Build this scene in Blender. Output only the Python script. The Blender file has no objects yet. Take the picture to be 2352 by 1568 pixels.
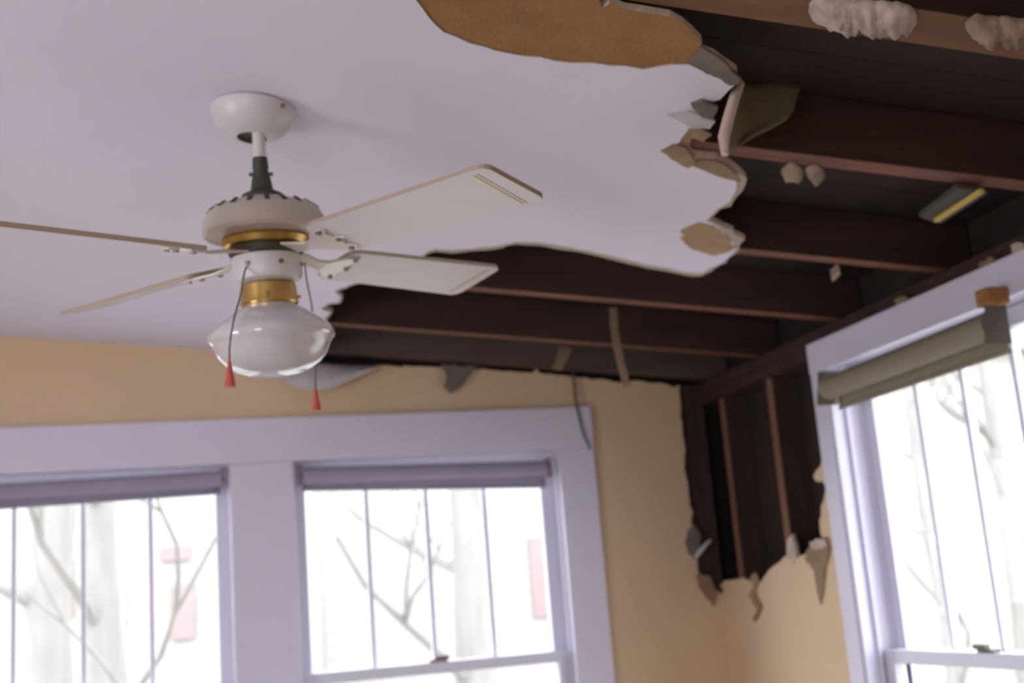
import bpy, bmesh, math, random
from mathutils import Vector, Matrix
from mathutils import noise as mnoise

C = bpy.context.scene.collection
SC = bpy.context.scene
rnd = random.Random(7)

# ------------------------------------------------------------------ camera
EYE = 1.55                      # camera height above the floor
YAW, PITCH, ROLL, FPX = 0.27678204, 0.20759191, -0.07910721, 2775.58
_fw = Vector((math.sin(YAW) * math.cos(PITCH), math.cos(YAW) * math.cos(PITCH), math.sin(PITCH)))
_r0 = Vector((math.cos(YAW), -math.sin(YAW), 0))
_u0 = _r0.cross(_fw)
CR = _r0 * math.cos(ROLL) + _u0 * math.sin(ROLL)
CU = -_r0 * math.sin(ROLL) + _u0 * math.cos(ROLL)
CF = _fw
cam_d = bpy.data.cameras.new('camera')
cam = bpy.data.objects.new('camera', cam_d)
C.objects.link(cam)
m = Matrix((CR, CU, -CF)).transposed().to_4x4()
m.translation = Vector((0, 0, EYE))
cam.matrix_world = m
cam_d.sensor_width = 36
cam_d.lens = FPX / 2352 * 36
cam_d.clip_start = 0.05
cam_d.clip_end = 200
cam_d.dof.use_dof = True
cam_d.dof.focus_distance = 1.25     # the photograph is focused short of everything in view
cam_d.dof.aperture_fstop = 5.6
SC.camera = cam

# ------------------------------------------------------------------ light
SKY = 5.4
world = bpy.data.worlds.new('sky')
SC.world = world
world.use_nodes = True
wn = world.node_tree
bg = wn.nodes['Background']
bg.inputs['Color'].default_value = (0.92, 0.96, 1.06, 1)
bg.inputs['Strength'].default_value = SKY
SC.view_settings.view_transform = 'Standard'
SC.view_settings.look = 'None'
SC.view_settings.gamma = 1.0
SC.view_settings.use_curve_mapping = False
SC.view_settings.exposure = 0.5


def fill_light(name, loc, rot, sx, sy, power, col=(0.94, 0.97, 1.06)):
    """added area lamp outside an unseen wall opening, powered apart from the sky"""
    d = bpy.data.lights.new(name, 'AREA')
    d.shape = 'RECTANGLE'
    d.size, d.size_y = sx, sy
    d.energy = power
    d.color = col
    o = bpy.data.objects.new(name, d)
    o.location = loc
    o.rotation_euler = rot
    C.objects.link(o)
    return o


def portal(loc, rot, sx, sy):
    d = bpy.data.lights.new('window_portal', 'AREA')
    d.shape = 'RECTANGLE'
    d.size, d.size_y = sx, sy
    d.cycles.is_portal = True
    o = bpy.data.objects.new('window_portal', d)
    o.location = loc
    o.rotation_euler = rot
    C.objects.link(o)


# room: x -2.7 .. RW, y FRONT .. DW, ceiling sloping down towards the right wall
DW, RW, LW, FRONT = 3.93, 1.80, -2.7, -1.7
SLOPE = 0.095


def zc(x):
    return EYE + 0.8607 - SLOPE * x


H = math.pi / 2
fill_light('fill_front', (-1.8, FRONT - 0.12, 1.35), (H, 0, 0), 1.0, 1.3, 4)  # added fill lamp beyond the unseen opening behind the camera
fill_light('fill_left', (LW - 0.12, 1.05, 1.3), (0, -H, 0), 1.3, 0.9, 7)  # added fill lamp beyond the unseen opening in the left wall
portal((0.8, DW + 0.16, 1.37), (-H, 0, 0), 0.92, 1.36)
portal((-0.29, DW + 0.16, 1.37), (-H, 0, 0), 0.92, 1.36)
portal((RW + 0.16, 2.58, 1.42), (0, H, 0), 1.44, 0.92)


# ------------------------------------------------------------------ materials
def mat(name, col, rough=0.6, metal=0.0, var=0.0, scale=8.0, bump=0.0, bscale=60.0, col2=None, stretch=None, spec=0.5, coat=0.0, detail=4.0):
    m = bpy.data.materials.new(name)
    m.use_nodes = True
    nt = m.node_tree
    b = nt.nodes['Principled BSDF']
    b.inputs['Base Color'].default_value = (*col, 1)
    b.inputs['Roughness'].default_value = rough
    b.inputs['Metallic'].default_value = metal
    b.inputs['Specular IOR Level'].default_value = spec
    b.inputs['Coat Weight'].default_value = coat
    if var > 0 or bump > 0:
        tc = nt.nodes.new('ShaderNodeTexCoord')
        mp = nt.nodes.new('ShaderNodeMapping')
        nt.links.new(tc.outputs['Object'], mp.inputs['Vector'])
        if stretch:
            mp.inputs['Scale'].default_value = stretch
        if var > 0:
            n = nt.nodes.new('ShaderNodeTexNoise')
            n.inputs['Scale'].default_value = scale
            n.inputs['Detail'].default_value = detail
            nt.links.new(mp.outputs['Vector'], n.inputs['Vector'])
            r = nt.nodes.new('ShaderNodeValToRGB')
            r.color_ramp.elements[0].position = 0.3
            r.color_ramp.elements[1].position = 0.7
            c2 = col2 or tuple(max(0, c * (1 - var)) for c in col)
            r.color_ramp.elements[0].color = (*c2, 1)
            r.color_ramp.elements[1].color = (*col, 1)
            nt.links.new(n.outputs['Fac'], r.inputs['Fac'])
            nt.links.new(r.outputs['Color'], b.inputs['Base Color'])
        if bump > 0:
            n2 = nt.nodes.new('ShaderNodeTexNoise')
            n2.inputs['Scale'].default_value = bscale
            n2.inputs['Detail'].default_value = 5
            nt.links.new(mp.outputs['Vector'], n2.inputs['Vector'])
            bp = nt.nodes.new('ShaderNodeBump')
            bp.inputs['Strength'].default_value = bump
            bp.inputs['Distance'].default_value = 0.01
            nt.links.new(n2.outputs['Fac'], bp.inputs['Height'])
            nt.links.new(bp.outputs['Normal'], b.inputs['Normal'])
    return m


def glass_mat():
    m = bpy.data.materials.new('window_glass')
    m.use_nodes = True
    nt = m.node_tree
    nt.nodes.clear()
    out = nt.nodes.new('ShaderNodeOutputMaterial')
    mix = nt.nodes.new('ShaderNodeMixShader')
    lw = nt.nodes.new('ShaderNodeLayerWeight')
    lw.inputs['Blend'].default_value = 0.5
    pw = nt.nodes.new('ShaderNodeMath'); pw.operation = 'POWER'; pw.inputs[1].default_value = 5.0
    fr = nt.nodes.new('ShaderNodeMath'); fr.operation = 'MULTIPLY_ADD'; fr.inputs[1].default_value = 0.9; fr.inputs[2].default_value = 0.006
    nt.links.new(lw.outputs['Facing'], pw.inputs[0])
    nt.links.new(pw.outputs[0], fr.inputs[0])
    tr = nt.nodes.new('ShaderNodeBsdfTransparent')
    tr.inputs['Color'].default_value = (0.97, 0.98, 0.97, 1)
    gl = nt.nodes.new('ShaderNodeBsdfGlossy')
    gl.inputs['Roughness'].default_value = 0.02
    nt.links.new(fr.outputs[0], mix.inputs['Fac'])
    nt.links.new(tr.outputs['BSDF'], mix.inputs[1])
    nt.links.new(gl.outputs['BSDF'], mix.inputs[2])
    nt.links.new(mix.outputs['Shader'], out.inputs['Surface'])
    return m


M = {
    'ceiling': mat('ceiling_paint', (0.78, 0.745, 0.86), 0.8, var=0.03, scale=2.5, bump=0.05, bscale=90),
    'wall': mat('tan_wall_paint', (0.69, 0.505, 0.325), 0.75, var=0.04, scale=3, bump=0.05, bscale=90),
    'board': mat('gypsum_board_back', (0.35, 0.175, 0.06), 0.9, var=0.22, scale=14, bump=0.3, bscale=120),
    'board_patch': mat('bare_gypsum_board', (0.44, 0.28, 0.15), 0.9, var=0.2, scale=20),
    'end_rafter': mat('grey_brown_rafter_wood', (0.115, 0.075, 0.06), 0.8, var=0.35, scale=5, stretch=(0.6, 4, 4)),
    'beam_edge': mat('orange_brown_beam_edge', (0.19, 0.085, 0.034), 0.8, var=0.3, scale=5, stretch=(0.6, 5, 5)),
    'scrap_dark': mat('dark_scrap_wood', (0.07, 0.06, 0.045), 0.85),
    'gypsum': mat('broken_gypsum', (0.62, 0.52, 0.42), 0.9, var=0.35, scale=30, bump=0.4, bscale=150),
    'paper': mat('torn_paper', (0.66, 0.60, 0.61), 0.85, var=0.3, scale=12, bump=0.2, bscale=60),
    'brown_paper': mat('torn_brown_paper', (0.34, 0.23, 0.14), 0.9, var=0.35, scale=16, bump=0.2, bscale=60),
    'grey_paper': mat('dirty_grey_paper', (0.2, 0.17, 0.14), 0.9, var=0.4, scale=12, bump=0.2),
    'pale_edge': mat('pinkish_gypsum_edge', (0.72, 0.56, 0.50), 0.9, var=0.15, scale=20, bump=0.3, bscale=80),
    'olive': mat('olive_paper_back', (0.14, 0.115, 0.055), 0.85, var=0.25, scale=10),
    'trim': mat('lavender_white_paint', (0.70, 0.66, 0.78), 0.45, var=0.03, scale=5, bump=0.03, bscale=40),
    'sash': mat('sash_paint', (0.70, 0.68, 0.78), 0.4),
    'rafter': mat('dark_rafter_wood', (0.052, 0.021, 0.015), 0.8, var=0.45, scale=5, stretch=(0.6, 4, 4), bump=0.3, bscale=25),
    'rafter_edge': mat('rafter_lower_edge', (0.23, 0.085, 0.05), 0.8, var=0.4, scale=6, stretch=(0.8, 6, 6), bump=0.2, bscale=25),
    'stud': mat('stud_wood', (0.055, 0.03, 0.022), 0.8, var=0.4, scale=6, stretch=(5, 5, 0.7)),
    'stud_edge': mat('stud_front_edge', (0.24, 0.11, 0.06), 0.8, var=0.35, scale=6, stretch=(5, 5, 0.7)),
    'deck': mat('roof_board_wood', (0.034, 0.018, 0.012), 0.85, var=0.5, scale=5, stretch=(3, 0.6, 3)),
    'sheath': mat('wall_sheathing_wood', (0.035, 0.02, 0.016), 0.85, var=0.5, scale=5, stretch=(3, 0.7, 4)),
    'floor': mat('floor_boards', (0.44, 0.40, 0.37), 0.45, var=0.3, scale=5, stretch=(6, 0.6, 1)),
    'fan': mat('fan_white_enamel', (0.62, 0.595, 0.59), 0.35, var=0.05, scale=6),
    'blade': mat('fan_blade_white', (0.70, 0.665, 0.67), 0.4, var=0.05, scale=5),
    'blade_edge_shadow': mat('fan_blade_edge_shadow', (0.42, 0.33, 0.26), 0.5),  # edge shadow put into the colour; the blades are white
    'pinstripe': mat('gold_pinstripe', (0.55, 0.42, 0.16), 0.5),
    'brass': mat('aged_brass', (0.62, 0.40, 0.13), 0.32, 0.9, var=0.25, scale=20),
    'flange': mat('polished_arm', (0.66, 0.58, 0.52), 0.3, 0.25),
    'dark': mat('dark_metal', (0.05, 0.05, 0.035), 0.5, 0.3),
    'motor': mat('motor_enamel', (0.52, 0.44, 0.37), 0.4, var=0.1, scale=9),
    'screw': mat('screw_steel', (0.22, 0.18, 0.15), 0.4, 0.6),
    'opal': mat('opal_glass', (0.60, 0.58, 0.60), 0.06, coat=1.0),
    'red': mat('red_pull_fob', (0.55, 0.10, 0.07), 0.4),
    'chain': mat('bead_chain', (0.20, 0.15, 0.11), 0.4, 0.5),
    'shade_l': mat('lavender_grey_shade', (0.36, 0.32, 0.42), 0.85, var=0.08, scale=10),
    'shade_o': mat('olive_grey_shade', (0.27, 0.23, 0.17), 0.85, var=0.12, scale=14, stretch=(1, 6, 1)),
    'rust': mat('rusty_bracket', (0.42, 0.20, 0.06), 0.6, 0.3, var=0.4, scale=40),
    'rust_l': mat('reddish_bracket', (0.38, 0.25, 0.24), 0.6, 0.3, var=0.3, scale=40),
    'bracket_dark': mat('dark_bracket', (0.16, 0.14, 0.11), 0.6, 0.3),
    'glass': glass_mat(),
    'plaster': mat('plaster_tufts', (0.70, 0.58, 0.50), 0.95, var=0.55, scale=18, bump=0.5, bscale=50),
    'plaster_b': mat('brownish_plaster_tufts', (0.42, 0.31, 0.22), 0.95, var=0.5, scale=22, bump=0.5, bscale=50),
    'yellow': mat('yellow_lath', (0.62, 0.45, 0.10), 0.6),
    'lath': mat('brown_lath', (0.30, 0.19, 0.12), 0.8, var=0.3, scale=20),
    'wire': mat('dark_wire', (0.09, 0.075, 0.06), 0.5),
    'bark': mat('pale_bark', (0.255, 0.235, 0.215), 0.95, var=0.2, scale=6, stretch=(2, 2, 0.4), bump=0.4, bscale=12),
    'siding': mat('white_siding', (0.33, 0.315, 0.295), 0.7),
    'siding_c': mat('cream_siding', (0.29, 0.27, 0.245), 0.7),
    'redpaint': mat('veiled_red_paint', (0.27, 0.195, 0.19), 0.8, var=0.1, scale=3),  # overexposure and flare veil are mixed into this red
    'roofing': mat('grey_roofing', (0.26, 0.255, 0.255), 0.9, var=0.2, scale=10),
    'ext_glass': mat('house_window_glass', (0.24, 0.25, 0.255), 0.15),
    'ground': mat('winter_lawn', (0.30, 0.29, 0.26), 0.95, var=0.25, scale=3),
    'leaf': mat('pale_leaves', (0.46, 0.50, 0.40), 0.9),
}


# the board core is stained brown towards the camera's end of the tear and stays pale along the far lip
nt = M['board'].node_tree
bs = nt.nodes['Principled BSDF']
src = bs.inputs['Base Color'].links[0].from_socket
tc = nt.nodes.new('ShaderNodeTexCoord')
sx = nt.nodes.new('ShaderNodeSeparateXYZ')
nz = nt.nodes.new('ShaderNodeTexNoise'); nz.inputs['Scale'].default_value = 6
ad = nt.nodes.new('ShaderNodeMath'); ad.operation = 'MULTIPLY_ADD'; ad.inputs[1].default_value = 0.25
mr = nt.nodes.new('ShaderNodeMapRange')
mr.inputs['From Min'].default_value = 1.95
mr.inputs['From Max'].default_value = 2.15
mx = nt.nodes.new('ShaderNodeMix'); mx.data_type = 'RGBA'
nt.links.new(tc.outputs['Object'], sx.inputs[0])
nt.links.new(tc.outputs['Object'], nz.inputs['Vector'])
nt.links.new(nz.outputs['Fac'], ad.inputs[0])
nt.links.new(sx.outputs['Y'], ad.inputs[2])
nt.links.new(ad.outputs[0], mr.inputs['Value'])
nt.links.new(mr.outputs[0], mx.inputs['Factor'])
nt.links.new(src, mx.inputs[6])
mx.inputs[7].default_value = (0.46, 0.37, 0.30, 1)
nt.links.new(mx.outputs[2], bs.inputs['Base Color'])


# ------------------------------------------------------------------ helpers
def tag(o, label=None, cat=None, group=None, kind=None):
    if label: o['label'] = label
    if cat: o['category'] = cat
    if group: o['group'] = group
    if kind: o['kind'] = kind
    return o


def empty(name, loc, label, cat, group=None):
    o = bpy.data.objects.new(name, None)
    o.location = loc
    o.empty_display_size = 0.1
    C.objects.link(o)
    return tag(o, label, cat, group)


def obj(name, bm, mats, parent=None, smooth=False, bevel=0.0, angle=40):
    bmesh.ops.recalc_face_normals(bm, faces=bm.faces[:])
    me = bpy.data.meshes.new(name)
    bm.to_mesh(me)
    bm.free()
    if not isinstance(mats, (list, tuple)):
        mats = [mats]
    for q in mats:
        me.materials.append(q)
    o = bpy.data.objects.new(name, me)
    C.objects.link(o)
    if parent is not None:
        o.parent = parent
        bpy.context.view_layer.update()
        o.matrix_parent_inverse = parent_world(parent).inverted()
    if smooth:
        for p in me.polygons:
            p.use_smooth = True
        try:
            me.set_sharp_from_angle(angle=math.radians(angle))
        except Exception:
            pass
    if bevel > 0:
        b = o.modifiers.new('bevel', 'BEVEL')
        b.width = bevel
        b.segments = 2
        b.limit_method = 'ANGLE'
    return o


def parent_world(p):
    return p.matrix_world


def struct(name, bm, mats, parent=None, **k):
    o = obj(name, bm, mats, parent, **k)
    if parent is None:
        o['kind'] = 'structure'
    return o


def add_box(bm, lo, hi, mi=0):
    x0, y0, z0 = lo
    x1, y1, z1 = hi
    v = [bm.verts.new(p) for p in ((x0, y0, z0), (x1, y0, z0), (x1, y1, z0), (x0, y1, z0), (x0, y0, z1), (x1, y0, z1), (x1, y1, z1), (x0, y1, z1))]
    fs = []
    for q in ((3, 2, 1, 0), (4, 5, 6, 7), (0, 1, 5, 4), (1, 2, 6, 5), (2, 3, 7, 6), (3, 0, 4, 7)):
        f = bm.faces.new([v[i] for i in q])
        f.material_index = mi
        fs.append(f)
    return fs


def box(lo, hi):
    bm = bmesh.new()
    add_box(bm, lo, hi)
    return bm


def add_prism(bm, pts, off, mi=(0, 0, 0)):
    """closed outline pts (3D, flat) pushed by the vector off; materials front, side, back"""
    off = Vector(off)
    a = [bm.verts.new(p) for p in pts]
    b = [bm.verts.new(Vector(p) + off) for p in pts]
    f = bm.faces.new(a); f.material_index = mi[0]
    f = bm.faces.new(b[::-1]); f.material_index = mi[2]
    n = len(a)
    for i in range(n):
        f = bm.faces.new((a[i], b[i], b[(i + 1) % n], a[(i + 1) % n]))
        f.material_index = mi[1]


def prism(pts, off, mi=(0, 0, 0)):
    bm = bmesh.new()
    add_prism(bm, pts, off, mi)
    return bm


def add_tube(bm, pts, r, seg=8, cap=True):
    pts = [Vector(p) for p in pts]
    rs = r if isinstance(r, (list, tuple)) else [r] * len(pts)
    rings = []
    up = Vector((0.31, 0.17, 0.93)).normalized()
    for i, p in enumerate(pts):
        t = (pts[min(i + 1, len(pts) - 1)] - pts[max(i - 1, 0)]).normalized()
        if abs(t.dot(up)) > 0.97:
            up2 = Vector((1, 0, 0))
        else:
            up2 = up
        s = t.cross(up2).normalized()
        w = s.cross(t)
        rings.append([bm.verts.new(p + (s * math.cos(a) + w * math.sin(a)) * rs[i]) for a in [2 * math.pi * k / seg for k in range(seg)]])
    for i in range(len(rings) - 1):
        for k in range(seg):
            bm.faces.new((rings[i][k], rings[i][(k + 1) % seg], rings[i + 1][(k + 1) % seg], rings[i + 1][k]))
    if cap:
        bm.faces.new(rings[0][::-1])
        bm.faces.new(rings[-1])


def tube(pts, r, seg=8):
    bm = bmesh.new()
    add_tube(bm, pts, r, seg)
    return bm


def lathe(prof, seg=48, mi=None):
    """profile of (radius, height) about local z"""
    bm = bmesh.new()
    rings = []
    for r, z in prof:
        if r < 1e-5:
            rings.append([bm.verts.new((0, 0, z))])
        else:
            rings.append([bm.verts.new((r * math.cos(2 * math.pi * k / seg), r * math.sin(2 * math.pi * k / seg), z)) for k in range(seg)])
    for i in range(len(rings) - 1):
        a, b = rings[i], rings[i + 1]
        for k in range(seg):
            k2 = (k + 1) % seg
            if len(a) == 1:
                f = bm.faces.new((a[0], b[k], b[k2]))
            elif len(b) == 1:
                f = bm.faces.new((a[k], b[0], a[k2]))
            else:
                f = bm.faces.new((a[k], b[k], b[k2], a[k2]))
            if mi:
                f.material_index = mi[i]
    return bm


# points of the photographed surfaces, found by following a sight line to the plane they lie in
def ray(px, py):
    return CF + CR * ((px - 1176) / FPX) - CU * ((py - 784) / FPX)


EYEV = Vector((0, 0, EYE))


def on_ceiling(px, py, drop=0.0):
    d = ray(px, py)
    n = Vector((SLOPE, 0, 1))
    return EYEV + d * ((0.8607 - drop) / n.dot(d))


def on_back(px, py, y=DW):
    d = ray(px, py)
    return EYEV + d * (y / d.y)


def on_right(px, py, x=RW):
    d = ray(px, py)
    return EYEV + d * (x / d.x)


def ragged(pts, amp, step, normal, closed=True, keep=()):
    """subdivide an outline and shake the new points sideways; edges listed in keep stay straight"""
    n = len(pts)
    out = []
    nv = Vector(normal)
    for i in range(n if closed else n - 1):
        a, b = Vector(pts[i]), Vector(pts[(i + 1) % n])
        out.append(a)
        L = (b - a).length
        k = int(L / step)
        if i in keep or k < 2:
            continue
        side = nv.cross(b - a).normalized()
        for j in range(1, k):
            t = j / k
            w = rnd.gauss(0, amp) * min(1, 4 * t, 4 * (1 - t))
            out.append(a.lerp(b, t + rnd.uniform(-0.25, 0.25) / k) + side * w)
    if not closed:
        out.append(Vector(pts[-1]))
    return out


# ------------------------------------------------------------------ room shell
bm = bmesh.new()
for i in range(32):
    x0 = LW - 0.1 + i * 0.15
    add_box(bm, (x0, FRONT - 0.1, -0.03), (x0 + 0.148, DW + 0.12, 0.0))
struct('floor', bm, M['floor'])

CN = Vector((SLOPE, 0, 1))


def cp(x, y, up=0.0):
    return Vector((x, y, zc(x) + up))


# white painted face of the ceiling drywall: hole outline from upper left, round to the back wall
hole_white = [(955, 0), (985, 40), (1020, 75), (1080, 100), (1180, 125), (1280, 141), (1400, 151), (1480, 160), (1540, 149), (1585, 149), (1640, 176), (1686, 196),
              (1655, 228), (1640, 232), (1612, 229), (1590, 240), (1612, 252), (1640, 258), (1620, 270), (1530, 266), (1575, 276), (1600, 292), (1580, 300), (1565, 318), (1560, 328), (1530, 343), (1522, 350), (1560, 362), (1590, 380), (1640, 396), (1685, 405), (1692, 425), (1678, 462), (1640, 488),
              (1622, 507), (1650, 520), (1686, 556), (1690, 574), (1660, 602), (1606, 627), (1590, 626), (1480, 606), (1350, 575), (1235, 556), (1188, 555), (1130, 566), (1040, 574), (1000, 571),
              (960, 590), (905, 610), (860, 632), (838, 645), (800, 655), (768, 668), (783, 682), (778, 694), (752, 697), (735, 708), (758, 717), (748, 728), (738, 760), (735, 800), (715, 822), (690, 829)]
hole_board = [(1370, -60), (1372, 0), (1385, 22), (1400, 12), (1440, 26), (1480, 32), (1540, 42), (1570, 58), (1590, 76), (1613, 100), (1606, 118), (1640, 130), (1668, 150), (1694, 168), (1690, 190),
              (1672, 205), (1655, 232), (1640, 240), (1632, 262), (1640, 275), (1622, 293), (1616, 305), (1590, 318), (1582, 338), (1596, 359), (1648, 364), (1692, 390), (1715, 412), (1702, 445), (1683, 468), (1646, 492), (1630, 507),
              (1656, 518), (1700, 545), (1712, 552), (1696, 580), (1668, 606), (1612, 636), (1590, 637), (1478, 616), (1350, 585), (1235, 566), (1188, 563), (1130, 576), (1040, 584), (1000, 580),
              (962, 598), (905, 620), (862, 640), (838, 650), (802, 660), (772, 672), (788, 684), (783, 698), (757, 701), (742, 711), (764, 718), (752, 732), (742, 760), (740, 802), (720, 824), (698, 830)]


def ceiling_outline(hole, lift, amp, gap):
    """everything but the hole: start at the wall line, go round the room's edges, come back along the hole"""
    h = [on_ceiling(*p) for p in hole]
    h = [Vector((p.x, p.y, zc(p.x))) for p in h]
    tail = [cp(gap + 0.05, 1.25), cp(gap + 0.16, 1.02), cp(gap + 0.42, 0.84), cp(gap + 0.75, 0.80), cp(1.3, 0.70), cp(RW, 0.62)]
    hh = ragged(h, amp, 0.022, CN, closed=False)
    tt = ragged([h[0]] + tail, amp * 2, 0.03, CN, closed=False)[1:]
    last = hh[-1]
    out = hh + [cp(last.x - 0.01, DW), cp(LW, DW), cp(LW, FRONT), cp(RW, FRONT)] + tt[::-1]
    return [p + Vector((0, 0, lift)) for p in out]


ceil = struct('ceiling', prism(ceiling_outline(hole_white, 0.0, 0.0025, 0.28), (0, 0, 0.0022), (0, 1, 1)), [M['ceiling'], M['gypsum']])
brd = obj('gypsum_board', prism(ceiling_outline(hole_board, 0.0024, 0.003, 0.46), (0, 0, 0.011), (0, 1, 0)), [M['board'], M['gypsum']], ceil)
brd['label'] = 'brown board core where the white face has torn away'


def patch(px, name, mt, parent, lower=0.0015, thick=0.0014, amp=0.004, plane=on_ceiling, nrm=CN, off=None):
    pts = ragged([plane(*p) for p in px], amp, 0.018, nrm)
    d = Vector(off) if off else Vector((0, 0, -1))
    return obj(name, prism([p + d * lower for p in pts], -d * thick), mt, parent)


o = patch([(1562, 546), (1574, 522), (1606, 510), (1640, 518), (1672, 545), (1690, 566), (1672, 578), (1636, 586), (1590, 572)], 'bare_board_patch', M['board_patch'], ceil)
o['label'] = 'small tan patch of bare board'

# roof boards above the rafters
bm = bmesh.new()
yy = FRONT - 0.2
while yy < DW + 0.5:
    for (xa, xb) in ((LW - 0.3, RW + 0.4),):
        a = [Vector((xa, yy, zc(xa) + 0.142)), Vector((xb, yy, zc(xb) + 0.142)), Vector((xb, yy + 0.138, zc(xb) + 0.142)), Vector((xa, yy + 0.138, zc(xa) + 0.142))]
        add_prism(bm, a, (0, 0, 0.02))
    yy += 0.141
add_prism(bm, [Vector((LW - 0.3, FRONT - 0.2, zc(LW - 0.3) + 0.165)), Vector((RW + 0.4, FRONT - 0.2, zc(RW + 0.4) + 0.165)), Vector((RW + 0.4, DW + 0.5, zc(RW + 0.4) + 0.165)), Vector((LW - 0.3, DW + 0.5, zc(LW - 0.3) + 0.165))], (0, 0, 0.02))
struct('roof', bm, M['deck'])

# window openings (x or y range, z range)
W1 = (-0.745, 0.160, EYE - 0.85, EYE + 0.49)
W2 = (0.345, 1.250, EYE - 0.85, EYE + 0.49)
W3 = (2.130, 3.030, EYE - 0.87, EYE + 0.575)


def wall_panel(bm, axis, pos, thick, u0, u1, z0, z1, holes, mi=0):
    """slab in the plane axis=pos with rectangular holes, cut into boxes"""
    us = sorted({u0, u1, *[h[0] for h in holes], *[h[1] for h in holes]})
    us = [u for u in us if u0 <= u <= u1]
    for a, b in zip(us[:-1], us[1:]):
        mid = (a + b) / 2
        cuts = sorted([(h[2], h[3]) for h in holes if h[0] <= mid <= h[1]])
        z = z0
        for c0, c1 in cuts + [(z1, z1)]:
            if c0 - z > 1e-4:
                lo = (a, pos, z) if axis == 'y' else (pos, a, z)
                hi = (b, pos + thick, c0) if axis == 'y' else (pos + thick, b, c0)
                add_box(bm, lo, hi, mi)
            z = max(z, c1)


# back wall: drywall skin with a broken upper edge and a broken right edge, boarding behind
GB = 0.013
bm = bmesh.new()
wall_panel(bm, 'y', DW, GB, LW, 1.30, 0, EYE + 0.55, [W1, W2])
edge_r = [(1560, 884), (1563, 930), (1568, 1000), (1572, 1050), (1580, 1110), (1584, 1160), (1590, 1210), (1606, 1240), (1598, 1275), (1603, 1310), (1612, 1335), (1630, 1345), (1640, 1352)]
er = [on_back(*p) for p in edge_r]
top = [on_back(*p) for p in [(690, 833), (760, 836), (850, 838), (960, 841), (1060, 846), (1170, 852), (1225, 856), (1232, 846), (1240, 857), (1320, 865), (1400, 874), (1440, 884), (1452, 874), (1530, 882), (1548, 890)]]
corner_low = Vector((RW, DW, er[-1].z - 0.02))
path = ragged(top + er, 0.0025, 0.02, (0, 1, 0), closed=False) + [corner_low, Vector((RW, DW, 0)), Vector((1.30, DW, 0)), Vector((1.30, DW, EYE + 0.55)), Vector((LW, DW, EYE + 0.55)), Vector((LW, DW, zc(LW) + 0.0)), Vector((top[0].x - 0.03, DW, zc(top[0].x - 0.03)))]
add_prism(bm, path, (0, GB, 0), (0, 1, 1))
wall_back = struct('wall_back', bm, [M['wall'], M['gypsum']])
bm = bmesh.new()
wall_panel(bm, 'y', DW + 0.105, 0.02, LW - 0.1, RW + 0.13, 0, EYE + 1.3, [W1, W2])
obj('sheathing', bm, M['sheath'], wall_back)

# right wall: drywall skin missing above the window and beside the corner
low_edge = [(1640, 1352), (1655, 1342), (1668, 1332), (1686, 1330), (1700, 1328), (1716, 1330), (1738, 1342), (1752, 1330), (1766, 1308), (1780, 1298), (1796, 1284), (1806, 1276), (1812, 1252), (1818, 1236), (1826, 1262), (1834, 1282), (1850, 1272), (1862, 1262), (1876, 1248), (1890, 1240), (1884, 1222), (1882, 1195), (1886, 1170), (1893, 1140), (1897, 1118), (1890, 1106), (1874, 1105), (1868, 1094), (1874, 1080), (1886, 1066), (1890, 1040), (1884, 990), (1880, 950)]
le = [on_right(*p) for p in low_edge]
le = ragged(le, 0.0022, 0.014, (1, 0, 0), closed=False)
bm = bmesh.new()
poly = [Vector((RW, DW, le[0].z))] + le + [Vector((RW, W3[1] + 0.06, le[-1].z + 0.02)), Vector((RW, W3[1] + 0.01, le[-1].z + 0.02)), Vector((RW, W3[1] + 0.01, 0)), Vector((RW, DW, 0))]
add_prism(bm, poly, (GB, 0, 0), (0, 1, 1))
wall_panel(bm, 'x', RW, GB, W3[0] - 0.05, W3[1] + 0.01, 0, W3[2] + 0.0, [])
wall_panel(bm, 'x', RW, GB, FRONT, W3[0] - 0.05, 0, EYE + 0.60, [])
wall_right = struct('wall_right', bm, [M['wall'], M['gypsum']])
bm = bmesh.new()
wall_panel(bm, 'x', RW + 0.105, 0.02, FRONT - 0.1, DW + 0.125, 0, EYE + 1.0, [W3])
obj('sheathing', bm, M['sheath'], wall_right)

# left wall and wall behind the camera, each with an unseen opening added to light the room
bm = bmesh.new()
wall_panel(bm, 'x', LW - 0.1, 0.1, FRONT - 0.1, DW + 0.1, 0, EYE + 1.35, [(0.6, 1.5, 0.6, 2.0)])
struct('wall_left', bm, M['wall'])
bm = bmesh.new()
wall_panel(bm, 'y', FRONT - 0.1, 0.1, LW - 0.1, RW + 0.13, 0, EYE + 1.35, [(-2.3, -1.3, 0.6, 2.05)])
struct('wall_front', bm, M['wall'])

# ------------------------------------------------------------------ framing laid bare by the hole
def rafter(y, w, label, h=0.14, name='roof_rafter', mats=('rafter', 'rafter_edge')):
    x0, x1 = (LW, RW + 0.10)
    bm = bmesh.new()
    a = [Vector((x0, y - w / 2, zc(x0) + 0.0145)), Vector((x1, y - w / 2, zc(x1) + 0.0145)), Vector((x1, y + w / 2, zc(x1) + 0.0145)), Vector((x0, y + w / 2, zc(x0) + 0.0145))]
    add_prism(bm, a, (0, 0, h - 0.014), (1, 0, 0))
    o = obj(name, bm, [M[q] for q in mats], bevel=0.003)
    return tag(o, label, 'rafter', 'dark rafters bared by the ceiling hole')


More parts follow.
